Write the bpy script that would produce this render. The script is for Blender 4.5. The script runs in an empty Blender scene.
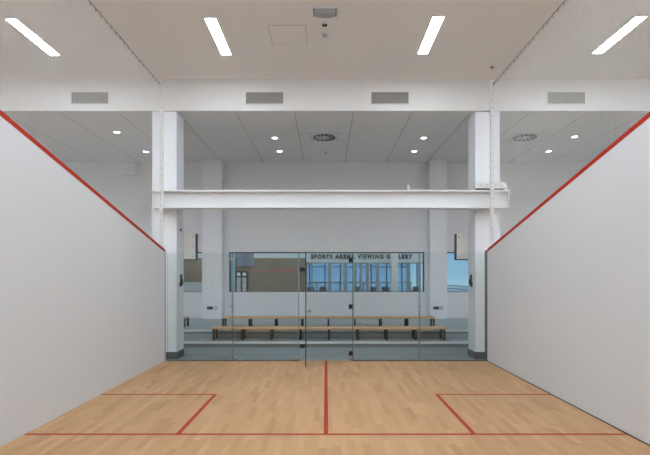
import bpy, bmesh, math, random
from mathutils import Vector, Matrix
random.seed(7)
S = bpy.context.scene
COL = S.collection
PI = math.pi

# ---------------------------------------------------------------- measuring
# the camera stands at the middle of the front wall, 1.67 m up, looking down +Y
F_PX, VX, VY, EYE = 468.0, 326.0, 277.0, 1.67
def X(px, d): return (px - VX) * d / F_PX
def Z(py, d): return EYE + (VY - py) * d / F_PX

# ---------------------------------------------------------------- materials
def new_mat(name):
    m = bpy.data.materials.new(name); m.use_nodes = True
    nt = m.node_tree
    return m, nt, nt.nodes['Principled BSDF']

def paint(name, col, rough=0.5, metal=0.0, var=0.0, scale=6.0, bump=0.0, bscale=120.0, spec=0.5):
    m, nt, b = new_mat(name)
    b.inputs['Base Color'].default_value = (*col, 1)
    b.inputs['Roughness'].default_value = rough
    b.inputs['Metallic'].default_value = metal
    b.inputs['Specular IOR Level'].default_value = spec
    tc = nt.nodes.new('ShaderNodeTexCoord')
    if var:
        n = nt.nodes.new('ShaderNodeTexNoise'); n.inputs['Scale'].default_value = scale
        n.inputs['Detail'].default_value = 4
        nt.links.new(tc.outputs['Object'], n.inputs['Vector'])
        mx = nt.nodes.new('ShaderNodeMixRGB')
        mx.inputs[1].default_value = (*[c * (1 - var) for c in col], 1)
        mx.inputs[2].default_value = (*[min(1, c * (1 + var)) for c in col], 1)
        nt.links.new(n.outputs['Fac'], mx.inputs[0])
        nt.links.new(mx.outputs[0], b.inputs['Base Color'])
    if bump:
        n2 = nt.nodes.new('ShaderNodeTexNoise'); n2.inputs['Scale'].default_value = bscale
        nt.links.new(tc.outputs['Object'], n2.inputs['Vector'])
        bp = nt.nodes.new('ShaderNodeBump'); bp.inputs['Strength'].default_value = bump
        bp.inputs['Distance'].default_value = 0.002
        nt.links.new(n2.outputs['Fac'], bp.inputs['Height'])
        nt.links.new(bp.outputs['Normal'], b.inputs['Normal'])
    return m

def glow(name, col, strength):
    m, nt, b = new_mat(name)
    b.inputs['Base Color'].default_value = (*col, 1)
    b.inputs['Emission Color'].default_value = (*col, 1)
    b.inputs['Emission Strength'].default_value = strength
    return m

def glass(name, tint, refl=1.0):
    m = bpy.data.materials.new(name); m.use_nodes = True
    nt = m.node_tree; nt.nodes.clear()
    out = nt.nodes.new('ShaderNodeOutputMaterial')
    tr = nt.nodes.new('ShaderNodeBsdfTransparent'); tr.inputs[0].default_value = (*tint, 1)
    gl = nt.nodes.new('ShaderNodeBsdfGlossy'); gl.inputs['Roughness'].default_value = 0.0
    gl.inputs[0].default_value = (refl, refl, refl, 1)
    fr = nt.nodes.new('ShaderNodeFresnel'); fr.inputs['IOR'].default_value = 1.5
    geo = nt.nodes.new('ShaderNodeNewGeometry')
    # the pane is solid: Fresnel for a ray leaving it uses the same reflectance as one entering
    ior = nt.nodes.new('ShaderNodeMapRange')
    ior.inputs['To Min'].default_value = 1.5; ior.inputs['To Max'].default_value = 1 / 1.5
    nt.links.new(geo.outputs['Backfacing'], ior.inputs['Value'])
    nt.links.new(ior.outputs[0], fr.inputs['IOR'])
    mx = nt.nodes.new('ShaderNodeMixShader')
    nt.links.new(fr.outputs[0], mx.inputs[0])
    nt.links.new(tr.outputs[0], mx.inputs[1]); nt.links.new(gl.outputs[0], mx.inputs[2])
    nt.links.new(mx.outputs[0], out.inputs[0])
    return m

def floorboards(name):
    m, nt, b = new_mat(name)
    N, L = nt.nodes, nt.links
    tc = N.new('ShaderNodeTexCoord'); sp = N.new('ShaderNodeSeparateXYZ')
    L.new(tc.outputs['Object'], sp.inputs[0])
    def math_(op, a, bb=None):
        n = N.new('ShaderNodeMath'); n.operation = op
        for i, v in enumerate((a, bb)):
            if v is None: continue
            if isinstance(v, (int, float)): n.inputs[i].default_value = v
            else: L.new(v, n.inputs[i])
        return n.outputs[0]
    W, LEN = 0.072, 0.52
    u = math_('DIVIDE', sp.outputs[0], W); row = math_('FLOOR', u)
    wn = N.new('ShaderNodeTexWhiteNoise'); wn.noise_dimensions = '1D'; L.new(row, wn.inputs['W'])
    v = math_('ADD', math_('DIVIDE', sp.outputs[1], LEN), math_('MULTIPLY', wn.outputs['Value'], 7.3))
    cell = math_('FLOOR', v)
    cb = N.new('ShaderNodeCombineXYZ'); L.new(row, cb.inputs[0]); L.new(cell, cb.inputs[1])
    w2 = N.new('ShaderNodeTexWhiteNoise'); w2.noise_dimensions = '2D'; L.new(cb.outputs[0], w2.inputs['Vector'])
    cr = N.new('ShaderNodeValToRGB'); e = cr.color_ramp.elements
    e[0].position = 0; e[0].color = (0.490, 0.298, 0.150, 1)
    e[1].position = 1; e[1].color = (0.615, 0.390, 0.212, 1)
    k = e.new(0.18); k.color = (0.545, 0.333, 0.170, 1)
    k = e.new(0.75); k.color = (0.580, 0.362, 0.190, 1)
    L.new(w2.outputs['Value'], cr.inputs[0])
    # grain along the board
    mp = N.new('ShaderNodeMapping'); mp.inputs['Scale'].default_value = (70, 3.0, 1)
    L.new(tc.outputs['Object'], mp.inputs[0])
    ns = N.new('ShaderNodeTexNoise'); ns.inputs['Scale'].default_value = 1.0; ns.inputs['Detail'].default_value = 3
    L.new(mp.outputs[0], ns.inputs['Vector'])
    g = N.new('ShaderNodeMixRGB'); g.blend_type = 'MULTIPLY'; g.inputs[0].default_value = 1
    gr = N.new('ShaderNodeMapRange'); gr.inputs['To Min'].default_value = 0.93; gr.inputs['To Max'].default_value = 1.05
    L.new(ns.outputs['Fac'], gr.inputs[0])
    L.new(cr.outputs[0], g.inputs[1]); L.new(gr.outputs[0], g.inputs[2])
    # thin joints between boards
    fu = math_('FRACT', u); fv = math_('FRACT', v)
    ju = math_('LESS_THAN', math_('ABSOLUTE', math_('SUBTRACT', fu, 0.5)), 0.488)
    jv = math_('LESS_THAN', math_('ABSOLUTE', math_('SUBTRACT', fv, 0.5)), 0.4975)
    j = math_('MULTIPLY', ju, jv)
    jm = N.new('ShaderNodeMapRange'); jm.inputs['To Min'].default_value = 0.86; jm.inputs['To Max'].default_value = 1
    L.new(j, jm.inputs[0])
    g2 = N.new('ShaderNodeMixRGB'); g2.blend_type = 'MULTIPLY'; g2.inputs[0].default_value = 1
    L.new(g.outputs[0], g2.inputs[1]); L.new(jm.outputs[0], g2.inputs[2])
    big = N.new('ShaderNodeTexNoise'); big.inputs['Scale'].default_value = 1.1; big.inputs['Detail'].default_value = 3
    L.new(tc.outputs['Object'], big.inputs['Vector'])
    tint = N.new('ShaderNodeMixRGB'); tint.inputs[1].default_value = (0.95, 0.92, 0.86, 1); tint.inputs[2].default_value = (1.05, 1.04, 1.08, 1)
    L.new(big.outputs['Fac'], tint.inputs[0])
    g3 = N.new('ShaderNodeMixRGB'); g3.blend_type = 'MULTIPLY'; g3.inputs[0].default_value = 1
    L.new(g2.outputs[0], g3.inputs[1]); L.new(tint.outputs[0], g3.inputs[2])
    L.new(g3.outputs[0], b.inputs['Base Color'])
    b.inputs['Roughness'].default_value = 0.55
    b.inputs['Specular IOR Level'].default_value = 0.25
    return m

def timber(name, a, bcol):
    m, nt, b = new_mat(name)
    tc = nt.nodes.new('ShaderNodeTexCoord'); mp = nt.nodes.new('ShaderNodeMapping')
    mp.inputs['Scale'].default_value = (1.5, 30, 30)
    ns = nt.nodes.new('ShaderNodeTexNoise'); ns.inputs['Detail'].default_value = 4
    cr = nt.nodes.new('ShaderNodeValToRGB')
    cr.color_ramp.elements[0].color = (*a, 1); cr.color_ramp.elements[1].color = (*bcol, 1)
    nt.links.new(tc.outputs['Object'], mp.inputs[0]); nt.links.new(mp.outputs[0], ns.inputs['Vector'])
    nt.links.new(ns.outputs['Fac'], cr.inputs[0]); nt.links.new(cr.outputs[0], b.inputs['Base Color'])
    b.inputs['Roughness'].default_value = 0.4
    return m

M = dict(
    wall=paint('court_plaster', (0.715, 0.73, 0.75), 0.6, var=0.012, scale=1.2, bump=0.05, bscale=60, spec=0.3),
    white=paint('white_paint', (0.84, 0.84, 0.84), 0.6, var=0.01, scale=2, spec=0.3),
    ceil=paint('ceiling_paint', (0.89, 0.875, 0.855), 0.8, var=0.008, scale=1.5, spec=0.2),
    tile=paint('ceiling_tile', (0.86, 0.865, 0.865), 0.9, var=0.03, scale=180, spec=0.1),
    tbar=paint('ceiling_joint', (0.52, 0.52, 0.51), 0.7),
    bright=paint('bright_white_laminate', (0.90, 0.895, 0.88), 0.5, var=0.01, scale=3),
    steel=paint('white_steel', (0.80, 0.805, 0.815), 0.4, var=0.01, scale=3),
    red=paint('line_red', (0.44, 0.026, 0.008), 0.6, var=0.05, scale=20, spec=0.2),
    lred=paint('floor_line_red', (0.43, 0.045, 0.026), 0.6, var=0.06, scale=30, spec=0.2),
    boards=floorboards('maple_boards'),
    vinyl=paint('blue_grey_vinyl', (0.31, 0.375, 0.405), 0.5, var=0.05, scale=40),
    nosing=paint('pale_nosing', (0.66, 0.70, 0.71), 0.45, var=0.03, scale=20),
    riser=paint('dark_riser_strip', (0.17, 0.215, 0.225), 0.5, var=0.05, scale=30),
    cwhite=paint('white_paint_cool_cast', (0.86, 0.885, 0.93), 0.55, var=0.01, scale=2, spec=0.3),  # white paint with the cool cast of downlights and daylight mixed in
    rwall=paint('rear_wall_paint', (0.83, 0.845, 0.875), 0.6, var=0.01, scale=2, spec=0.3),  # bluish cast of the viewing area's light is put into this colour
    skirt=paint('dark_skirting', (0.10, 0.115, 0.115), 0.5, var=0.15, scale=25),
    dark=paint('dark_metal', (0.012, 0.012, 0.014), 0.55, metal=0.0, var=0.1, scale=10),
    black=paint('black_plastic', (0.012, 0.013, 0.016), 0.4, var=0.1, scale=20),
    channel=paint('grey_channel', (0.17, 0.18, 0.18), 0.45, metal=0.4, var=0.05, scale=10),
    hatch=paint('hatch_frame', (0.62, 0.605, 0.585), 0.7),
    alu=paint('aluminium', (0.52, 0.54, 0.55), 0.35, metal=0.8, var=0.04, scale=20),
    grille=paint('vent_grey', (0.42, 0.42, 0.405), 0.5, metal=0.2, var=0.04, scale=30),
    ventback=paint('vent_back', (0.13, 0.13, 0.125), 0.8, var=0.05, scale=30),
    frost=paint('frosted_grey', (0.42, 0.44, 0.43), 0.3, var=0.05, scale=30),
    timber=timber('bench_timber', (0.60, 0.35, 0.165), (0.74, 0.47, 0.24)),
    glass=glass('clear_glass', (0.968, 0.988, 0.986), 0.7),
    gedge=paint('glass_edge', (0.03, 0.085, 0.075), 0.15, var=0.1, scale=5),
    gedge2=paint('glass_edge_light', (0.28, 0.46, 0.46), 0.15, var=0.1, scale=5),
    pane=glass('window_pane', (0.91, 0.955, 0.965), 0.7),
    tinted=glass('tinted_pane', (0.66, 0.80, 0.90)),
    frame=paint('window_frame', (0.045, 0.05, 0.055), 0.45, var=0.05, scale=10),
    cord=paint('net_cord', (0.75, 0.75, 0.74), 0.8, var=0.03, scale=40),
    hook=paint('hook_metal', (0.05, 0.048, 0.045), 0.4, metal=0.6, var=0.05, scale=40),
    lamp=glow('lamp_diffuser', (0.83, 0.915, 0.99), 46.0),
    dlamp=glow('downlight_lens', (0.97, 0.98, 1.0), 14.0),
    brown=paint('arena_panelling', (0.165, 0.135, 0.085), 0.7, var=0.06, scale=3),
    band=paint('arena_upper_wall', (0.50, 0.60, 0.63), 0.7, var=0.02, scale=2),
    sign=paint('sign_letters', (0.015, 0.02, 0.035), 0.5, var=0.05, scale=10),
    afloor=paint('arena_floor', (0.30, 0.29, 0.27), 0.5, var=0.05, scale=4),
    mull=paint('gallery_mullion', (0.22, 0.25, 0.26), 0.5, var=0.04, scale=8),
    cream=paint('cream_pillar', (0.55, 0.57, 0.52), 0.6, var=0.02, scale=4),
    rail=paint('pale_rail', (0.55, 0.70, 0.80), 0.4, var=0.03, scale=10),
    navy=paint('navy_upholstery', (0.018, 0.025, 0.06), 0.8, var=0.1, scale=30),
    banner=paint('violet_banner', (0.17, 0.19, 0.255), 0.7, var=0.12, scale=8),
    bluepost=paint('pale_blue_post', (0.34, 0.50, 0.66), 0.5, var=0.05, scale=8),
    lowwall=paint('grey_partition', (0.36, 0.42, 0.43), 0.6, var=0.03, scale=5),
    lens_dark=paint('dark_lens', (0.03, 0.028, 0.026), 0.2, var=0.1, scale=30),
    redtag=paint('red_tag', (0.55, 0.05, 0.03), 0.5, var=0.05, scale=30),
)

# ---------------------------------------------------------------- mesh tools
class MB:
    """collects simple shapes for ONE mesh object"""
    def __init__(s, *mats): s.bm = bmesh.new(); s.mats = list(mats)
    def face(s, pts, mi=0):
        f = s.bm.faces.new([s.bm.verts.new(p) for p in pts]); f.material_index = mi; return f
    def box(s, x0, x1, y0, y1, z0, z1, mi=0, mat=None, bev=0.0):
        b = bmesh.new()
        bmesh.ops.create_cube(b, size=1)
        for v in b.verts:
            v.co = Vector(((x0 + x1) / 2 + v.co.x * (x1 - x0), (y0 + y1) / 2 + v.co.y * (y1 - y0), (z0 + z1) / 2 + v.co.z * (z1 - z0)))
        if bev: bmesh.ops.bevel(b, geom=b.edges[:], offset=bev, segments=2, affect='EDGES', profile=0.5)
        s.join(b, mi, mat); return s
    def cyl(s, c, r, h, axis='z', n=24, r2=None, mi=0, mat=None, bev=0.0):
        b = bmesh.new()
        bmesh.ops.create_cone(b, cap_ends=True, segments=n, radius1=r, radius2=r if r2 is None else r2, depth=h)
        if bev:
            ed = [e for e in b.edges if abs(e.verts[0].co.z - e.verts[1].co.z) < 1e-6]
            bmesh.ops.bevel(b, geom=ed, offset=bev, segments=2, affect='EDGES', profile=0.5)
        R = {'z': Matrix(), 'x': Matrix.Rotation(PI / 2, 4, 'Y'), 'y': Matrix.Rotation(PI / 2, 4, 'X')}[axis]
        bmesh.ops.transform(b, matrix=Matrix.Translation(c) @ R, verts=b.verts)
        s.join(b, mi, mat); return s
    def ring(s, c, r0, r1, h, n=32, mi=0):
        """flat ring, axis z, sits from c.z-h to c.z"""
        cx, cy, cz = c; B = s.bm
        def loop(r, z): return [B.verts.new((cx + r * math.cos(2 * PI * i / n), cy + r * math.sin(2 * PI * i / n), z)) for i in range(n)]
        a, b_, c_, d = loop(r1, cz), loop(r1, cz - h), loop(r0, cz - h), loop(r0, cz)
        for p, q in ((a, b_), (b_, c_), (c_, d), (d, a)):
            for i in range(n):
                f = B.faces.new((p[i], q[i], q[(i + 1) % n], p[(i + 1) % n])); f.material_index = mi
        return s
    def dome(s, c, r, h, n=24, k=6, mi=0):
        """dome hanging down from c"""
        cx, cy, cz = c; B = s.bm; prev = None
        for j in range(k):
            a = j / k * PI / 2
            L = [B.verts.new((cx + r * math.cos(a) * math.cos(2 * PI * i / n), cy + r * math.cos(a) * math.sin(2 * PI * i / n), cz - h * math.sin(a))) for i in range(n)]
            if prev:
                for i in range(n):
                    f = B.faces.new((prev[i], L[i], L[(i + 1) % n], prev[(i + 1) % n])); f.smooth = True; f.material_index = mi
            else:
                B.faces.new(L).material_index = mi
            prev = L
        t = B.verts.new((cx, cy, cz - h))
        for i in range(n):
            f = B.faces.new((prev[i], t, prev[(i + 1) % n])); f.smooth = True; f.material_index = mi
        return s
    def tube(s, pts, r, n=6, mi=0, cap=True):
        B = s.bm; prev = None
        pts = [Vector(p) for p in pts]
        for i, p in enumerate(pts):
            t = (pts[min(i + 1, len(pts) - 1)] - pts[max(i - 1, 0)]).normalized()
            up = Vector((0, 0, 1)) if abs(t.z) < 0.9 else Vector((0, 1, 0))
            a = t.cross(up).normalized(); b_ = t.cross(a)
            L = [B.verts.new(p + r * (math.cos(2 * PI * q / n) * a + math.sin(2 * PI * q / n) * b_)) for q in range(n)]
            if prev:
                for q in range(n):
                    f = B.faces.new((prev[q], prev[(q + 1) % n], L[(q + 1) % n], L[q])); f.material_index = mi; f.smooth = n > 4
            elif cap: B.faces.new(L[::-1]).material_index = mi
            prev = L
        if cap: B.faces.new(prev).material_index = mi
        return s
    def prism(s, prof, axis, a0, a1, mi=0):
        """closed outline (2-D) swept along an axis; x: prof=(y,z), y: prof=(x,z), z: prof=(x,y)"""
        def P(p, a): return {'x': (a, p[0], p[1]), 'y': (p[0], a, p[1]), 'z': (p[0], p[1], a)}[axis]
        B = s.bm
        A = [B.verts.new(P(p, a0)) for p in prof]; C = [B.verts.new(P(p, a1)) for p in prof]
        fs = [B.faces.new(A), B.faces.new(C[::-1])]
        for i in range(len(prof)):
            j = (i + 1) % len(prof)
            fs.append(B.faces.new((A[i], C[i], C[j], A[j])))
        for f in fs: f.material_index = mi
        return s
    def join(s, b, mi=0, mat=None):
        if mat is not None: bmesh.ops.transform(b, matrix=mat, verts=b.verts)
        for f in b.faces: f.material_index = mi
        tmp = bpy.data.meshes.new('t'); b.to_mesh(tmp); b.free()
        s.bm.from_mesh(tmp); bpy.data.meshes.remove(tmp)
    def build(s, name, parent=None, loc=None, normals=True):
        if normals: bmesh.ops.recalc_face_normals(s.bm, faces=s.bm.faces[:])
        me = bpy.data.meshes.new(name); s.bm.to_mesh(me); s.bm.free()
        for m in s.mats: me.materials.append(m)
        o = bpy.data.objects.new(name, me); COL.objects.link(o)
        if loc: o.location = loc
        if parent: o.parent = parent
        return o

def tag(o, label, cat, group=None, kind=None):
    o['label'] = label; o['category'] = cat
    if group: o['group'] = group
    if kind: o['kind'] = kind
    return o
def thing(name, label, cat, loc, rz=0, group=None):
    o = bpy.data.objects.new(name, None); COL.objects.link(o)
    o.location = loc; o.rotation_euler = (0, 0, rz); o.empty_display_size = 0.1
    return tag(o, label, cat, group)
def struct(o, label=None, cat=None):
    o['kind'] = 'structure'
    if label: o['label'] = label; o['category'] = cat
    return o
def dup(root, loc, label, group=None, rz=None):
    r = root.copy(); COL.objects.link(r); r.location = loc
    if rz is not None: r.rotation_euler = (0, 0, rz)
    r['label'] = label
    if group: r['group'] = group
    for ch in list(root.children):
        c = ch.copy(); COL.objects.link(c); c.parent = r
        for g in list(ch.children):
            d = g.copy(); COL.objects.link(d); d.parent = c
    return r

# ---------------------------------------------------------------- dimensions
HW = 3.2            # half width of the court
FW, BW = -0.45, 9.30   # front wall and glass back wall
CZ = 5.67           # court ceiling
BZ, BY = 5.03, 9.46    # underside and face of the bulkhead
RW = 13.75          # rear wall of the viewing area
T1, T2 = 0.285, 0.465  # heights of the two tiers
E1, E2 = 9.96, 10.60   # their front edges
SIDE = 9.9
WT = 0.16

# ---------------------------------------------------------------- setting: court
def court_floor():
    L = 0.05
    short = BW - 4.33
    # line layout cut into the boards: x cuts and y cuts
    bx = HW - 1.60
    xs = sorted([-HW, -bx, -bx + L, -L / 2, L / 2, bx - L, bx, HW])
    ys = [FW, short - L / 2, short + L / 2, short + 1.66, short + 1.66 + L, BW + 0.06]
    m = MB(M['boards'], M['lred'])
    for i in range(len(xs) - 1):
        for j in range(len(ys) - 1):
            xc, yc = (xs[i] + xs[i + 1]) / 2, (ys[j] + ys[j + 1]) / 2
            red = (j == 1)
            if j >= 2 and abs(xc) < L: red = red or abs(xc) < L / 2
            if j == 3 and abs(xc) > bx - L: red = True
            if j in (2, 3) and bx - L < abs(xc) < bx: red = True
            m.face([(xs[i], ys[j], 0), (xs[i + 1], ys[j], 0), (xs[i + 1], ys[j + 1], 0), (xs[i], ys[j + 1], 0)], 1 if red else 0)
    bmesh.ops.remove_doubles(m.bm, verts=m.bm.verts, dist=1e-5)
    return m.build('floor')
struct(court_floor())

def top_z(y): return 2.225 + 0.232 * (9.28 - y)
def side_wall(s):
    m = MB(M['wall'], M['red'])
    y0, y1, lw = FW, 9.28, 0.055
    xi, xo = s * HW, s * (HW + WT)
    a = [(y0, 0), (y1, 0), (y1, top_z(y1) - lw), (y0, top_z(y0) - lw)]
    r = [(y0, top_z(y0) - lw), (y1, top_z(y1) - lw), (y1, top_z(y1)), (y0, top_z(y0))]
    m.prism(a, 'x', xi, xo)
    m.prism(r, 'x', xi - s * 0.003, xo, 1)
    # cap on the sloping top stays white
    m.face([(xi, y0, top_z(y0) + .002), (xi, y1, top_z(y1) + .002), (xo, y1, top_z(y1) + .002), (xo, y0, top_z(y0) + .002)], 0)
    return m.build('wall_left' if s < 0 else 'wall_right')
for s in (-1, 1): struct(side_wall(s))
struct(MB(M['frame']).box(HW - 0.007, HW - 0.0005, FW, 9.27, 0.0008, 0.013).build('shadow_strip_right'))  # dark strip drawn in for the shadow gap at the wall's foot
struct(MB(M['white']).box(-SIDE, SIDE, FW - 0.15, FW, 0, CZ).build('wall_front'))
struct(MB(M['ceil']).box(-SIDE, SIDE, FW, BY + .6, CZ, CZ + 0.1).build('ceiling'))
# neighbouring courts either side
struct(MB(M['boards']).box(-SIDE, -HW, FW, BW + 0.06, -0.05, -0.001).build('floor_left'))
struct(MB(M['boards']).box(HW, SIDE, FW, BW + 0.06, -0.05, -0.001).build('floor_right'))
struct(MB(M['white']).box(-SIDE - .15, -SIDE, FW, RW, 0, CZ).build('wall_far_left'))
struct(MB(M['white']).box(SIDE, SIDE + .15, FW, RW, 0, CZ).build('wall_far_right'))

# bulkhead over the glass wall
struct(MB(M['white']).box(-SIDE, SIDE, BY, BY + 0.12, BZ, CZ).build('wall_bulkhead'))

# ---------------------------------------------------------------- setting: viewing area
struct(MB(M['vinyl']).box(-SIDE, SIDE, BW + 0.06, E1 + .3, -0.05, -0.002).build('floor_viewing'))
struct(MB(M['vinyl']).box(-SIDE, SIDE, E1, E2 + .1, -0.05, T1).build('floor_lower_tier'))
struct(MB(M['vinyl']).box(-SIDE, SIDE, E2, RW + .1, -0.05, T2).build('floor_upper_tier'))
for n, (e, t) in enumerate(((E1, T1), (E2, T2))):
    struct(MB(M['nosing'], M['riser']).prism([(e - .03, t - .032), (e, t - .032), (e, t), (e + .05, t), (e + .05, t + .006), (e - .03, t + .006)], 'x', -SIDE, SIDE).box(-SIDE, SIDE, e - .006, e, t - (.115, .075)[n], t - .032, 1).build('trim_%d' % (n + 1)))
struct(MB(M['tile']).box(-SIDE, SIDE, BY + .12, RW + .1, BZ, BZ + 0.08).build('ceiling_viewing'))
g = MB(M['tbar'])
for k in range(-8, 9):
    x = -0.64 + 1.2 * k
    if abs(x) < SIDE - .1: g.box(x - .009, x + .009, BY + .12, RW, BZ - .003, BZ + .01)
for x0 in (-.64, -.64 + 4.8):
    for y in (10.95, 11.55): g.box(x0 + .009, x0 + 1.2 - .009, y - .006, y + .006, BZ - .003, BZ + .01)
    g.box(x0 + .29, x0 + .3, 10.956, 11.544, BZ - .003, BZ + .01); g.box(x0 + .9, x0 + .91, 10.956, 11.544, BZ - .003, BZ + .01)
struct(g.build('trim_3'))

# rear wall with three window openings
WZ0, WZ1 = Z(292, RW), Z(252, RW)
wins = [(X(150, RW), X(205, RW)), (X(229, RW), X(424.5, RW)), (X(444, RW), X(500, RW))]
m = MB(M['rwall'])
y0, y1 = RW, RW + 0.2
m.box(-SIDE, SIDE, y0, y1, 0, WZ0); m.box(-SIDE, SIDE, y0, y1, WZ1, CZ)
edges = [-SIDE] + [e for w in wins for e in w] + [SIDE]
for i in range(0, len(edges), 2): m.box(edges[i], edges[i + 1], y0, y1, WZ0, WZ1)
struct(m.build('wall_rear'))
for n, (a, b) in enumerate(wins):
    w = bpy.data.objects.new('window_%d' % (n + 1), None); COL.objects.link(w); struct(w); w.location = (0, 0, 0)
    f = MB(M['frame'])
    fw = 0.035
    fy0, fy1 = RW + .03, RW + .09
    f.box(a, b, fy0, fy1, WZ1 - fw, WZ1); f.box(a, b, fy0, fy1, WZ0, WZ0 + .015)
    f.box(a, a + fw, fy0, fy1, WZ0, WZ1); f.box(b - fw, b, fy0, fy1, WZ0, WZ1)
    f.build('frame', w)
    MB(M['pane']).box(a + fw, b - fw, RW + .055, RW + .065, WZ0 + .015, WZ1 - fw).build('pane', w)

# columns beside the glass wall, and against the rear wall
for s in (-1, 1):
    cx0, cx1 = s * 3.03, s * 3.53
    x0, x1 = min(cx0, cx1), max(cx0, cx1)
    c = struct(MB(M['cwhite']).box(x0, x1, 9.50, 9.97, 0, BZ, bev=.006).build('column'),
               'white square column behind the %s end of the glass wall' % ('left' if s < 0 else 'right'), 'column')
    k = MB(M['skirt'])
    k.box(x0 - .012, x1 + .012, 9.488, 9.50, 0, .15); k.box(x0 - .012, x1 + .012, 9.97, 9.982, 0, .15)
    k.box(x0 - .012, x0, 9.50, 9.97, 0, .15); k.box(x1, x1 + .012, 9.50, 9.97, 0, .15)
    k.build('skirting', c)
for px0, px1, side in ((202, 222, 'left'), (430, 447, 'right')):
    struct(MB(M['cwhite']).box(X(px0, 13.43), X(px1, 13.43), 13.43, RW, T2, BZ, bev=.005).build('column'),
           'white column standing against the rear wall, %s of the middle window' % side, 'column')

# ---------------------------------------------------------------- steel beam
bm = MB(M['steel'])
bx0, bx1 = X(152, 9.3), X(509.5, 9.3)
bz0, bz1 = Z(208, 9.28), Z(190, 9.28)
fl = .03
bm.prism([(9.27, bz0), (9.49, bz0), (9.49, bz0 + fl), (9.39, bz0 + fl), (9.39, bz1 - fl), (9.49, bz1 - fl), (9.49, bz1),
          (9.27, bz1), (9.27, bz1 - fl), (9.37, bz1 - fl), (9.37, bz0 + fl), (9.27, bz0 + fl)], 'x', bx0, bx1)
beam = bm.build('steel_beam')
tag(beam, 'white steel I-beam spanning the court in front of both columns', 'beam')
for xx in (bx1 - .016,):
    e = MB(M['steel']).box(xx, xx + .012, 9.275, 9.37, bz0 + fl, bz1 - fl)
    e.build('end_plate', beam)
t = thing('beam_clamp', 'white bolted clamp block on top of the right end of the beam', 'clamp', (X(490.5, 9.3), 9.36, bz1))
w_ = X(506, 9.3) - X(475, 9.3)
MB(M['steel']).box(-w_ / 2, w_ / 2, -.07, .07, .035, .165, bev=.006).build('block', t)
MB(M['steel']).box(w_ / 2 - .03, w_ / 2 + .03, -.08, .08, 0, .022).box(w_ / 2 + .005, w_ / 2 + .02, -.06, .06, .02, .13).build('end_bracket', t)
MB(M['dark']).box(-w_ / 2 + .03, w_ / 2 - .04, -.05, .05, 0.0, .036).build('packer', t)
for q in (-.2, -.08, .1, .22):
    MB(M['alu']).cyl((q, -.076, .10), .014, .014, 'y', 6).build('bolt', t)
t = thing('beam_stud', 'short white stud on top of the beam near its right end', 'stud', (X(409, 9.3), 9.36, bz1))
MB(M['steel']).cyl((0, 0, .06), .02, .12, bev=.003).build('stem', t)
MB(M['steel']).cyl((0, 0, .006), .03, .012).build('foot', t)

# ---------------------------------------------------------------- glass back wall
GZ = 2.15
JX = [-3.155, X(232, BW), X(299.3, BW), X(352.8, BW), X(420, BW), 3.155]
def pane_box(w, h, t, edge):
    m = MB(M['glass'], M[edge]); m.box(0, w, -t / 2, t / 2, 0, h)
    for f in m.bm.faces:
        if abs(f.normal.y) < .5: f.material_index = 1
    return m
def plate(name, label, x0, x1):
    t = thing(name, label, 'glass screen', (x0, BW, .022))
    pane_box(x1 - x0, GZ - .022, .012, 'gedge').build('pane', t)
    return t
pl = [plate('glass_screen', l, JX[i] + .004, JX[i + 1] - .004) for i, l in
      ((0, 'outer clear glass panel of the back wall beside the left column'),
       (1, 'clear glass back wall panel just left of the open door'),
       (3, 'clear glass back wall panel carrying the hinges of the door'),
       (4, 'outer clear glass panel of the back wall beside the right column'))]
fin_l = ['upright glass fin bracing the joint of the two left glass panels',
         'upright glass fin behind the free edge of the glass door',
         'upright glass fin behind the hinge side of the glass door',
         'upright glass fin bracing the joint of the two right glass panels']
for i in range(4):
    t = thing('glass_fin', fin_l[i], 'glass fin', (JX[i + 1], BW + .012, 0))
    dx = (.0, -.02, .02, .0)[i]
    m = MB(M['glass'], M['gedge2']); m.box(dx - .006, dx + .006, 0, (.12, .25, .25, .12)[i], .03, GZ - .005)
    for f in m.bm.faces:
        if abs(f.normal.x) < .5: f.material_index = 1
    m.build('fin', t)
    MB(M['alu']).box(dx - .08, dx - .007, .03, .28, 0, .05, bev=.004).box(dx + .007, dx + .08, .03, .28, 0, .05, bev=.004).build('floor_shoe', t)
    if i in (0, 3):
        for zz in (1.09, 2.03):
            MB(M['alu']).box(dx - .05, dx + .05, -.0045, .0, zz - .012, zz + .012).cyl((dx, .02, zz), .012, .04, 'y', 16).build('clamp', t)

# door: hinged at its right side, swung into the court
ang_dx = JX[3] - X(306, 8.63); ang_dy = BW - 8.63
dw = math.hypot(ang_dx, ang_dy) - .01
door = thing('glass_door', 'glass door ajar in the middle of the glass back wall', 'door', (JX[3] - .006, BW - .012, .005), PI + math.atan2(ang_dy, ang_dx))
m = MB(M['glass'], M['gedge']); m.box(0, dw, -.006, .006, 0, GZ - .02)
for f in m.bm.faces:
    if abs(f.normal.x) > .5: f.material_index = 1
m.build('leaf', door)
MB(M['gedge']).box(dw, dw + .014, -.009, .009, 0, GZ - .02, bev=.002).build('edge_seal', door)
for zz in (2.0, 1.08, .155):
    h = MB(M['dark'])
    h.box(.004, .085, -.018, .018, zz - .045, zz + .045, bev=.004).build('hinge', door)
for zz in (1.80, .40):
    h = MB(M['black'])
    h.box(dw + .05, dw + .125, -.02, .02, zz - .036, zz + .036, bev=.004)
    h.prism([(dw + .014, zz - .03), (dw + .05, zz - .012), (dw + .05, zz + .012), (dw + .014, zz + .03)], 'y', -.012, .012)
    h.build('latch', door)
hd = MB(M['alu']).ring((0, 0, .012), .02, .034, .024).build('handle', door)
hd.rotation_euler = (PI / 2, 0, 0); hd.location = (dw - .07, 0, 1.03)
MB(M['redtag']).box(-.05, .0, -.014, .014, .002, .012, bev=.002).build('marker', hd)

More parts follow.
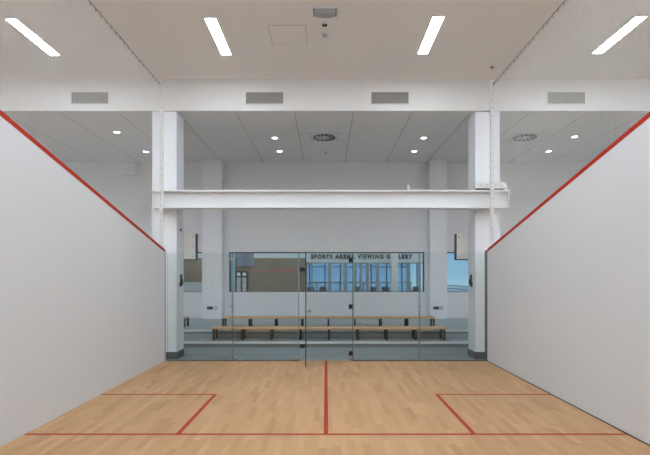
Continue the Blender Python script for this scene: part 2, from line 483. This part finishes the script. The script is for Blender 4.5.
# channels that hold the glass
for s, n in ((-1, 4), (1, 5)):
    xa, xb = (s * (3.165 if s > 0 else 3.185), s * 3.2)
    struct(MB(M['channel' if s > 0 else 'alu']).box(min(xa, xb), max(xa, xb), BW - .02, BW + .02, 0, GZ + .05).build('trim_%d' % n))
tr = MB(M['channel'])
for a, b in ((JX[0], JX[2]), (JX[3], JX[5])): tr.box(a, b, BW - .02, BW + .02, 0.0005, .02)
struct(tr.build('trim_6'))

# ---------------------------------------------------------------- safety nets over the side walls
NZ = 5.44
POST_Y = 9.2
for s in (-1, 1):
    side = 'left' if s < 0 else 'right'
    nx = -3.236 if s < 0 else 3.262
    px_ = nx + (0 if s < 0 else 0)
    # the post at the glass end
    p = thing('net_post', 'slim white post standing on the end of the %s side wall' % side, 'post', (nx, POST_Y, top_z(POST_Y) + .014))
    MB(M['steel']).box(-.033, .033, -.03, .03, .012, 5.545 - top_z(POST_Y), bev=.004).build('shaft', p)
    MB(M['steel']).box(-.06, .06, -.05, .05, .0, .03).build('base_plate', p)
    t = thing('safety_net', 'fine white safety net hanging above the %s side wall' % side, 'net', (nx, 0, 0))
    ny0, ny1 = FW + .05, POST_Y - .055
    ms = .045
    net = MB(M['cord'])
    def wob(y, z): return .02 * math.sin(1.3 * y + .8 * z) * min(1, (NZ - z) * 2) * min(1, max(0, (z - top_z(y)) * 2))
    r = .0014
    k = 0
    y = ny0
    while y <= ny1 + 1e-6:
        z0 = top_z(y) + .02
        n = 10
        net.tube([(wob(y, z0 + (NZ - .05 - z0) * i / n), y + .004 * math.sin(3 * i + k), z0 + (NZ - .05 - z0) * i / n) for i in range(n + 1)], r, 3, cap=False)
        y += ms; k += 1
    z = 2.30
    while z < NZ - .05:
        ya = ny0
        if z < top_z(ny0) + .02: ya = max(ny0, 9.28 - (z - .02 - 2.225) / .232)
        if ya < ny1 - .1:
            n = max(2, int((ny1 - ya) / .35))
            net.tube([(wob(ya + (ny1 - ya) * i / n, z), ya + (ny1 - ya) * i / n, z) for i in range(n + 1)], r, 3, cap=False)
        z += ms
    net.build('mesh', t, normals=False)
    b = MB(M['cord'])
    b.tube([(0, ny0, NZ - .05), (0, ny1, NZ - .05)], .004, 5)
    b.tube([(0, ny1, top_z(ny1) + .02), (0, ny1, NZ - .05)], .004, 5)
    b.tube([(0, ny0, top_z(ny0) + .02), (0, ny1, top_z(ny1) + .02)], .004, 5)
    b.build('edge_rope', t)
    MB(M['alu']).tube([(0, FW, NZ), (0, POST_Y, NZ)], .009, 8).build('top_cable', t)
    hk = None
    def hook(loc, rot=0):
        global HK
        h = MB(M['hook'])
        h.tube([(0, 0, -.045), (0, .010, -.032), (0, .010, -.012), (0, 0, .012), (0, -.010, -.002), (0, -.008, -.012)], .004, 5)
        return h
    y = 9.05; hk = None
    while y > FW + .1:
        if hk is None:
            hk = hook(None).build('hook', t); o = hk
        else:
            o = hk.copy(); COL.objects.link(o); o.parent = t
        o.location = (0, y, NZ); y -= .155
    z = NZ - .16
    while z > top_z(POST_Y) + .15:
        o = hk.copy(); COL.objects.link(o); o.parent = t
        o.location = (0, ny1 + .03, z); o.rotation_euler = (PI / 2, 0, 0); o.scale = (1.7, 1.7, 1.2); z -= .148

t = thing('ceiling_eyelet', 'small metal eyelet on the ceiling above the right net post', 'eyelet', (3.16, 8.9, CZ))
MB(M['alu']).cyl((0, 0, -.006), .04, .012).build('plate', t)
MB(M['hook']).tube([(.014 * math.cos(a), 0, -.02 + .014 * math.sin(a)) for a in [i * PI / 8 for i in range(17)]], .005, 6).build('ring', t)

# ---------------------------------------------------------------- ceiling lights of the courts
LL, LWD = 1.17, .165
def ceiling_light(label, loc):
    t = thing('ceiling_light', label, 'light', loc)
    f = MB(M['steel'])
    a, b, e = LWD / 2, LL / 2, .012
    for x0, x1, y0, y1 in ((-a - e, -a, -b - e, b + e), (a, a + e, -b - e, b + e), (-a, a, -b - e, -b), (-a, a, b, b + e)):
        f.box(x0, x1, y0, y1, -.016, 0)
    f.build('frame', t)
    MB(M['lamp']).box(-a, a, -b, b, -.018, -.001).build('diffuser', t)
    return t
L0 = ceiling_light('long lit ceiling light left of the court centre', (-1.785, 7.80, CZ))
dup(L0, (1.725, 7.76, CZ), 'long lit ceiling light right of the court centre')
dup(L0, (-4.87, 7.82, CZ), 'lit ceiling light seen through the left net, over the next court')
dup(L0, (4.83, 7.75, CZ), 'lit ceiling light seen through the right net, over the next court')
for x in (-8.0, -4.9, -1.81, 1.74, 4.85, 8.0):
    for y in (.7, 2.45, 4.2, 5.97, 7.77):  # unseen rows; extra ones added to spread the light over dimmer lamps
        if y < 6 or abs(x) > 6:
            dup(L0, (x, y, CZ), 'lit ceiling light of the unseen, partly added rows, outside the picture', 'ceiling lights outside the picture')

# ---------------------------------------------------------------- vents in the bulkhead
def vent(label, xc):
    t = thing('air_vent', label, 'vent', (xc, BY, (Z(90, 9.4) + Z(104, 9.4)) / 2))
    w, h = .79 / 2, .27 / 2
    f = MB(M['steel'])
    e = .02
    for x0, x1, z0, z1 in ((-w, w, h - e, h), (-w, w, -h, -h + e), (-w, -w + e, -h + e, h - e), (w - e, w, -h + e, h - e)):
        f.box(x0, x1, -.018, 0, z0, z1)
    f.build('frame', t)
    MB(M['ventback']).box(-w + e, w - e, -.002, 0, -h + e, h - e).build('backing', t)
    l = MB(M['grille'])
    n = 12
    for i in range(n):
        z = -h + e + (i + .5) * (2 * h - 2 * e) / n
        l.box(-w + e, w - e, -.009, .007, -.0035, .0035, mat=Matrix.Translation((0, -.009, z)) @ Matrix.Rotation(-.9, 4, 'X'))
    l.build('louvres', t)
    return t
V0 = vent('grey louvred vent in the bulkhead, left of the court centre', X(264.5, 9.44))
dup(V0, (X(390, 9.44), BY, V0.location.z), 'grey louvred vent in the bulkhead, right of the court centre')
dup(V0, (X(89.5, 9.44), BY, V0.location.z), 'grey louvred vent seen through the left net')
dup(V0, (X(566.5, 9.44), BY, V0.location.z), 'grey louvred vent seen through the right net')

# ---------------------------------------------------------------- ceiling fittings over the court
t = thing('access_panel', 'square access hatch flush in the court ceiling', 'hatch', (-.62, 7.74, CZ))
MB(M['ceil']).box(-.29, .29, -.30, .30, -.008, 0, bev=.002).build('lid', t)
f = MB(M['hatch'])
for x0, x1, y0, y1 in ((-.305, -.293, -.315, .315), (.293, .305, -.315, .315), (-.293, .293, -.315, -.303), (-.293, .293, .303, .315)):
    f.box(x0, x1, y0, y1, -.005, 0)
f.build('frame', t)

t = thing('emergency_light', 'grey oval emergency light on the court ceiling', 'emergency light', (X(325, 7.0), 7.0, CZ))
MB(M['steel']).box(-.19, .19, -.09, .09, -.025, 0, bev=.008).build('base_plate', t)
m = MB(M['frost'])
prof = [(-.17, -.025), (.17, -.025), (.168, -.062), (.12, -.082), (.05, -.092), (-.05, -.092), (-.12, -.082), (-.168, -.062)]
m.prism(prof, 'y', -.07, .07)
bmesh.ops.bevel(m.bm, geom=m.bm.edges[:], offset=.008, segments=2, affect='EDGES')
m.build('cover', t)
for q in (-.172, .158): MB(M['channel']).box(q, q + .014, -.075, .075, -.066, -.024).build('end_cap', t)

t = thing('twin_spotlight', 'tiny twin dark spotlights on the ceiling behind the oval light', 'spotlight', (X(324.6, 7.4), 7.38, CZ))
MB(M['steel']).cyl((0, 0, -.006), .05, .012).build('base', t)
for q in (-1, 1):
    h = MB(M['lens_dark']).cyl((0, 0, -.02), .02, .035, n=16, r2=.016, bev=.002).build('lamp_head', t)
    h.location = (q * .034, 0, -.018); h.rotation_euler = (0, q * .8, 0)
t = thing('smoke_detector', 'small round detector on the court ceiling near the bulkhead', 'detector', (X(325, 7.7), 7.70, CZ))
MB(M['steel']).cyl((0, 0, -.01), .05, .02).build('base', t)
MB(M['frost']).dome((0, 0, -.02), .042, .035).build('dome', t)

# ---------------------------------------------------------------- viewing area ceiling
def swirl(label, loc):
    t = thing('air_diffuser', label, 'air diffuser', loc)
    MB(M['tile']).box(-.29, .29, -.29, .29, -.006, 0).build('plate', t)
    MB(M['black']).cyl((0, 0, -.008), .262, .004, n=40).build('core', t)
    v = MB(M['steel'])
    n = 12
    for i in range(n):
        A = Matrix.Rotation(2 * PI * i / n, 4, 'Z') @ Matrix.Translation((.185, 0, -.014)) @ Matrix.Rotation(.2, 4, 'X')
        v.box(-.062, .062, -.015, .015, -.002, .002, mat=A)
    v.build('vanes', t)
    MB(M['ventback']).ring((0, 0, -.008), .25, .27, .01).build('outer_ring', t)
    MB(M['steel']).ring((0, 0, -.008), .085, .11, .01, n=24).cyl((0, 0, -.013), .05, .008).build('hub', t)
    return t
D0 = swirl('round swirl air diffuser in the viewing area ceiling, mid court', (-.04, 11.25, BZ))
dup(D0, (4.78, 11.25, BZ), 'round swirl air diffuser in the viewing ceiling, seen through the right net')
t = thing('sprinkler_head', 'tiny sprinkler head in the viewing ceiling behind the diffuser', 'sprinkler', (X(325.5, 12.6), 12.6, BZ))
MB(M['alu']).cyl((0, 0, -.005), .05, .01).build('rose', t)
MB(M['alu']).cyl((0, 0, -.02), .012, .03).cyl((0, 0, -.037), .028, .004).build('head', t)

def downlight(label, x, y):
    t = thing('downlight', label, 'downlight', (x, y, BZ))
    MB(M['steel']).ring((0, 0, 0), .065, .085, .006).build('trim_ring', t)
    MB(M['dlamp']).cyl((0, 0, -.002), .065, .004, n=28).build('lens', t)
    return t
W0 = downlight('front round downlight left of the swirl diffuser', -1.24, 11.3)
for x, y, l in ((-1.24, 12.5, 'rear round downlight left of the swirl diffuser, nearest the wall'),
                (2.36, 11.3, 'front round downlight right of the swirl diffuser'),
                (2.36, 12.5, 'rear round downlight right of the swirl diffuser, nearest the wall'),
                (-4.85, 10.85, 'front round downlight seen through the left net'),
                (-4.83, 12.55, 'rear round downlight seen through the left net, beside the column'),
                (5.95, 12.5, 'rear round downlight seen through the right net'),
                (5.95, 11.2, 'front round downlight through the right net, by the red line')):
    dup(W0, (x, y, BZ), l)

# ---------------------------------------------------------------- small things on columns and walls
def wall_box(s):
    side = 'left' if s < 0 else 'right'
    y = 10.10
    xin = X(195.3 if s < 0 else 456.8, y)
    xout = s * 3.12
    t = thing('wall_cabinet', 'white box with black sides fixed behind the %s column' % side, 'wall box', ((xin + xout) / 2, y, Z(259, y)))
    w, h = abs(xin - xout), Z(233.5, y) - Z(259, y)
    MB(M['black']).box(-w / 2 - (.01 if s > 0 else 0), w / 2 + (.01 if s < 0 else 0), .012, .17, -.022, h, bev=.004).build('body', t)
    fc = MB(M['bright']).box(-w / 2, w / 2, 0, .012, .0, h, bev=.003).build('front', t)
    for q in (.09, .5, .86):
        MB(M['channel']).cyl((-s * (w / 2 - .045), -.001, h * q), .012, .006, 'y', 14).build('screw', fc)
    # arm that ties it to the column
    MB(M['steel']).box(min(s * .1, s * (w / 2)), max(s * .1, s * (w / 2)), -.131, .002, h * .4, h * .46).build('bracket', t)
wall_box(-1); wall_box(1)

def clip(s):
    side = 'left' if s < 0 else 'right'
    y = 9.72
    t = thing('wall_handset', 'black handset hung on the inner face of the %s column' % side, 'handset', (s * 3.03, y, Z(286.5, y)))
    d = -s
    MB(M['black']).prism([(0, .0), (d * .025, .0), (d * .035, .05), (d * .03, .09), (0, .09)], 'y', -.05, .05).build('cradle', t)
    MB(M['black']).prism([(d * .012, .06), (d * .055, .04), (d * .06, .10), (d * .035, .19), (d * .03, .25), (d * .008, .25), (d * .01, .15)], 'y', -.028, .028).build('receiver', t)
clip(-1); clip(1)
t = thing('coat_peg', 'little black peg high on the inner face of the left column', 'peg', (-3.03, 9.72, Z(230, 9.72)))
MB(M['black']).cyl((.012, 0, 0), .024, .024, 'x', 18, bev=.003).build('cap', t)
MB(M['alu']).cyl((.003, 0, 0), .032, .006, 'x', 18).build('rose', t)

def sockets(pxa, pxb, py, col):
    y = 13.43
    t = thing('socket_plate', 'black socket plate low on the %s rear column' % col, 'socket', (X(pxa, y), y, Z(py, y)))
    MB(M['black']).box(-.085, .085, -.012, 0, -.045, .045, bev=.003).build('plate', t)
    for q in (-.04, .04): MB(M['channel']).cyl((q, -.012, 0), .02, .004, 'y', 16).build('outlet', t)
    t = thing('round_socket', 'round dark ring socket beside the black plate on the %s rear column' % col, 'socket', (X(pxb, y), y, Z(py, y)))
    MB(M['white']).cyl((0, -.006, 0), .05, .012, 'y', 24).build('plate', t)
    rg = MB(M['channel']).ring((0, 0, .004), .034, .052, .008).build('ring', t)
    rg.rotation_euler = (PI / 2, 0, 0); rg.location = (0, -.012, 0)
sockets(210, 215.7, 308, 'left'); sockets(436.2, 441.5, 308, 'right')
t = thing('light_switch', 'pale light switch half way up the left rear column', 'switch', (X(212, 13.43), 13.43, Z(281, 13.43)))
MB(M['white']).box(-.045, .045, -.012, 0, -.045, .045, bev=.003).build('plate', t)
MB(M['steel']).box(-.014, .014, -.02, -.012, -.022, .022, bev=.002).build('rocker', t)
t = thing('wall_speaker', 'white box high on the viewing area wall, seen through the left net', 'wall box', (X(131, RW), RW, Z(176.5, RW)))
MB(M['white']).box(-.17, .17, -.16, -.02, 0, .36, bev=.012).build('body', t)
MB(M['steel']).box(-.05, .05, -.02, 0, .1, .26).build('bracket', t)
MB(M['white']).box(-.14, .14, -.164, -.158, .03, .33, bev=.002).build('grille', t)

# ---------------------------------------------------------------- benches
BL = 5.13; SP = .633
def bench(label, cx, yf, zt, zb, ring_x0):
    t = thing('bench', label, 'bench', (cx, yf, zb))
    h = zt - zb; dp = .34
    st = MB(M['timber'])
    wd = (dp - 2 * .012) / 3
    for i in range(3): st.box(-BL / 2, BL / 2, i * (wd + .012), i * (wd + .012) + wd, h - .04, h, bev=.004)
    st.build('seat', t)
    for i in range(9):
        xx = (i - 4) * SP + .005
        for yy in (.005, dp - .05):
            MB(M['dark']).box(xx - .022, xx + .022, yy, yy + .045, 0, h - .045).box(xx - .03, xx + .03, yy - .004, yy + .049, 0, .008).build('leg', t)
        MB(M['dark']).box(xx - .018, xx + .018, .05, dp - .05, h - .075, h - .045).build('crossbar', t)
    MB(M['dark']).box(-BL / 2 + .03, BL / 2 - .03, dp / 2 - .02, dp / 2 + .02, h - .045, h - .04).build('stretcher', t)
    return t
cxf = X(328.8, 10.25)
B1 = bench('front timber-topped bench with black legs on the lower tier', cxf, 10.25, .56, T1, 0)
cxb = X(328.2, 11.23)
B2 = bench('rear timber-topped bench with black legs on the upper tier', cxb, 11.23, .71, T2, 0)
B3 = dup(B2, (X(185.2, 11.23) - BL / 2, 11.23, T2), 'bench whose last black leg shows beside the left column')

# ---------------------------------------------------------------- sports arena beyond the windows
AY = 20.0
def xa(px): return X(px, AY)
def za(py): return Z(py, AY)
struct(MB(M['afloor']).box(-SIDE, SIDE, RW + .2, 26.5, -.1, 0).build('floor_arena'))
struct(MB(M['band']).box(-SIDE, SIDE, RW + .2, AY, 6.0, 6.1).build('ceiling_arena'))
struct(MB(M['band']).box(-SIDE - .1, -SIDE, RW + .2, 26.5, 0, 6).build('wall_arena_left'))
struct(MB(M['band']).box(SIDE, SIDE + .1, RW + .2, 26.5, 0, 6).build('wall_arena_right'))
gx0, gx1 = xa(306), xa(430)
m = MB(M['band'], M['brown'], M['redtag'])
zb_ = za(258)
m.box(-SIDE, gx0, AY, AY + .2, 0, zb_, 1)
m.box(-SIDE, gx0, AY, AY + .2, zb_, 6)
m.box(gx0, gx1, AY, AY + .2, za(262.5), 6)
m.box(gx1, SIDE, AY, AY + .2, za(240), 6)
m.box(gx0, gx1, AY, AY + .2, 0, .75)
m.prism([(xa(250), za(271.4)), (xa(305), za(269.2)), (xa(305), za(270.4)), (xa(250), za(271.9))], 'y', AY - .006, AY + .01, 2)
struct(m.build('wall_arena'))
# gallery glazing
w = bpy.data.objects.new('window_4', None); COL.objects.link(w); struct(w)
MB(M['pane']).box(gx0, gx1, AY + .09, AY + .1, .75, za(262.5)).build('pane', w)
for a, b in ((306, 307), (311.3, 312.6), (328, 331.5), (343.5, 347.5), (352.5, 355.5), (359.5, 362), (366, 369), (376, 379.5), (407, 410.5), (419.5, 421)):
    MB(M['mull']).box(xa(a), xa(b), AY + .03, AY + .15, .75, za(262.5)).build('mullion', w)
MB(M['mull']).box(gx0, gx1, AY + .02, AY + .16, za(263.6), za(262.5)).build('head', w)
w = bpy.data.objects.new('window_5', None); COL.objects.link(w); struct(w)
MB(M['pane']).box(gx1 + .05, SIDE, AY + .09, AY + .1, 0, za(240)).build('pane', w)
MB(M['mull']).box(gx1, gx1 + .06, AY, AY + .2, 0, za(240)).build('mullion', w)
# facade on the far side of the gallery
w = bpy.data.objects.new('window_6', None); COL.objects.link(w); struct(w)
MB(M['tinted']).box(gx0 - 1, gx1, 25.9, 25.92, .5, 3.2).build('pane', w)
for k in range(9):
    xx = gx0 - .9 + k * .85
    MB(M['mull']).box(xx - .035, xx + .035, 25.86, 25.96, .5, 3.2).build('mullion', w)
MB(M['mull']).box(gx0 - 1, gx1, 25.87, 25.95, 2.2, 2.26).build('transom', w)
# gallery room behind
struct(MB(M['afloor']).box(gx0 - 1, gx1, AY + .2, 26, 0, .5).build('floor_gallery'))
struct(MB(M['band']).box(gx0 - 1, gx1, AY + .2, 26, za(262.5) + .4, za(262.5) + .5).build('ceiling_gallery'))
struct(MB(M['band']).box(gx0 - 1.1, gx0 - 1, AY + .2, 26, 0, 4).build('wall_gallery'))
t = thing('balustrade', 'pale rail running across the blue gallery windows', 'railing', (0, 23.5, .5))
zr = Z(282.5, 23.5) - .5
MB(M['rail']).box(gx0 - .9, gx1 - .1, -.03, .03, zr - .04, zr + .04, bev=.01).build('handrail', t)
MB(M['rail']).box(gx0 - .9, gx1 - .1, -.02, .02, .12, .16).build('bottom_rail', t)
n = 6
for i in range(n):
    xx = gx0 - .8 + (gx1 - gx0 + .6) * i / (n - 1)
    MB(M['mull']).box(xx - .025, xx + .025, -.025, .025, 0, zr - .04).build('post', t)

def lounge(label, xc):
    t = thing('lounge_chair', label, 'chair', (xc, 21.2, .5))
    MB(M['navy']).box(-.16, .16, -.22, .25, .14, .40, bev=.03).build('seat', t)
    MB(M['navy']).box(-.16, .16, -.26, -.17, .30, .74, bev=.03).build('backrest', t)
    for q in (-1, 1): MB(M['navy']).box(q * .19 - .03, q * .19 + .03, -.22, .25, .10, .55, bev=.02).build('armrest', t)
    for a in (-.15, .15):
        for b in (-.18, .2): MB(M['dark']).cyl((a, b, .06), .018, .12, n=10).build('leg', t)
    return t
C0 = lounge('dark lounge chair at the left end of the gallery windows', X(311, 21.2))
for px, l in ((323, 'dark lounge chair second from the left in the gallery'), (357, 'dark lounge chair under the middle gallery windows'),
              (374, 'dark lounge chair just left of the cream pillar, beside another'), (385, 'dark lounge chair nearest the left side of the cream pillar'),
              (415.5, 'dark lounge chair right of the cream pillar, far right of gallery')):
    dup(C0, (X(px, 21.2), 21.2, .5), l)
t = struct(MB(M['cream']).box(X(391.5, 19.2), X(398, 19.2), 19.2, 19.5, 0, 6, bev=.02).build('column'), 'cream pillar in front of the gallery lettering', 'column')

cu = bpy.data.curves.new('lettering', 'FONT'); cu.body = 'SPORTS ARENA VIEWING GALLERY'
cu.size = .28; cu.extrude = .012; cu.offset = .020; cu.space_character = 1.4; cu.align_x = 'LEFT'
to = bpy.data.objects.new('tmp_text', cu); COL.objects.link(to)
bpy.context.view_layer.update()
me = bpy.data.meshes.new_from_object(to.evaluated_get(bpy.context.evaluated_depsgraph_get()))
bpy.data.objects.remove(to)
xs = [v.co.x for v in me.vertices]; zs = [v.co.y for v in me.vertices]
tw, th = max(xs) - min(xs), max(zs) - min(zs)
sx, sz = (xa(412.5) - xa(311)) / tw, (za(254.2) - za(258.9)) / th
me.transform(Matrix.Diagonal((sx, sz, 1, 1)) @ Matrix.Translation((-min(xs), -min(zs), 0)))
me.transform(Matrix.Rotation(PI / 2, 4, 'X'))
me.materials.clear(); me.materials.append(M['sign'])
lo = bpy.data.objects.new('sign_lettering', me); COL.objects.link(lo)
lo.location = (xa(311), AY - .012, za(258.9))
tag(lo, 'dark capital lettering SPORTS ARENA VIEWING GALLERY on the far wall', 'sign')

t = thing('cabinet', 'dark framed cabinet with pale panes against the brown arena wall', 'cabinet', (xa(242), AY - .12, 0))
cw, chh = (xa(248) - xa(236)) / 2, za(271)
MB(M['dark']).box(-cw, cw, 0, .115, 0, chh, bev=.01).build('body', t)
for q in (-1, 1):
    MB(M['frost']).box(q * .12 - .085, q * .12 + .085, -.012, 0, .95, chh - .28).build('pane', t)
    MB(M['nosing']).cyl((q * .12, -.01, chh - .14), .075, .02, 'y', 18).build('roundel', t)
MB(M['nosing']).cyl((.15, -.018, za(286)), .045, .015, 'y', 12).build('knob', t)
t = tag(MB(M['banner']).box(xa(236), xa(254), AY - .05, AY - .001, za(266.5), za(252) + .3).build('banner'), 'violet grey banner above the dark cabinet on the arena wall', 'banner')
t = tag(MB(M['bluepost']).box(xa(232.4), xa(235.6), AY - .2, AY - .05, 0, za(252) + .5, bev=.01).build('post'), 'pale blue post at the left edge of the middle window', 'post')
t = tag(MB(M['lowwall']).box(xa(150), xa(212), AY - .5, AY - .4, 0, za(282), bev=.01).build('partition'), 'low grey partition seen through the left window', 'partition')
# railing outside, seen through the right-hand window
t = thing('ramp_railing', 'thin pale railing low in the right-hand window', 'railing', (xa(440), AY + 1.2, 0))
def ry(px, py): return X(px, AY + 1.2) - xa(440), Z(py, AY + 1.2)
for a, b in (((440, 284.5), (476, 287.5)), ((440, 287.5), (476, 290.5))):
    p, q = ry(*a), ry(*b)
    MB(M['mull']).tube([(p[0], 0, p[1]), (q[0], 0, q[1])], .022, 8).build('rail', t)
for px in range(442, 476, 4):
    p = ry(px, 284.7 + (px - 440) * 3 / 36)
    MB(M['mull']).box(p[0] - .012, p[0] + .012, -.012, .012, 0, p[1]).build('baluster', t)
struct(MB(M['bluepost']).box(gx1, SIDE, AY + .2, 26, -.1, 0.3).build('floor_terrace'))

# ---------------------------------------------------------------- lights and sky
def area(name, loc, sx_, sy_, power, col=(1, 1, 1)):
    l = bpy.data.lights.new(name, 'AREA'); l.shape = 'RECTANGLE'; l.size = sx_; l.size_y = sy_
    l.energy = power; l.color = col
    o = bpy.data.objects.new(name, l); o.location = loc; COL.objects.link(o)
area('arena_fill_light', (-4.5, 17, 5.95), 5, 3, 210)  # unseen area lights, added to brighten the arena
area('arena_fill_light', (4.5, 17, 5.95), 5, 3, 210)

W = bpy.data.worlds.new('sky'); S.world = W; W.use_nodes = True
nt = W.node_tree; bg = nt.nodes['Background']
tc = nt.nodes.new('ShaderNodeTexCoord'); sp = nt.nodes.new('ShaderNodeSeparateXYZ')
mr = nt.nodes.new('ShaderNodeMapRange'); mr.inputs['From Min'].default_value = -.08; mr.inputs['From Max'].default_value = .12
cr = nt.nodes.new('ShaderNodeValToRGB')
e = cr.color_ramp.elements
e[0].color = (.18, .33, .46, 1); e[1].color = (.20, .40, .60, 1)
for p, c in ((.28, (.24, .42, .56)), (.335, (.40, .60, .74)), (.40, (.30, .50, .67)), (.6, (.25, .46, .66))):
    k = e.new(p); k.color = (*c, 1)
nt.links.new(tc.outputs['Generated'], sp.inputs[0]); nt.links.new(sp.outputs[2], mr.inputs[0])
nt.links.new(mr.outputs[0], cr.inputs[0]); nt.links.new(cr.outputs[0], bg.inputs[0])
bg.inputs[1].default_value = 1.2

# ---------------------------------------------------------------- camera
cd = bpy.data.cameras.new('camera'); co = bpy.data.objects.new('camera', cd); COL.objects.link(co)
co.location = (0, 0, EYE); co.rotation_euler = (PI / 2, 0, 0)
cd.sensor_width = 36; cd.lens = F_PX / 650 * 36
cd.shift_x = -(VX - 325) / 650; cd.shift_y = (VY - 227.5) / 650
cd.clip_start = .05; cd.clip_end = 200
S.camera = co
vs = S.view_settings
vs.view_transform = 'Standard'; vs.look = 'None'; vs.exposure = 0.0; vs.gamma = 1; vs.use_curve_mapping = False
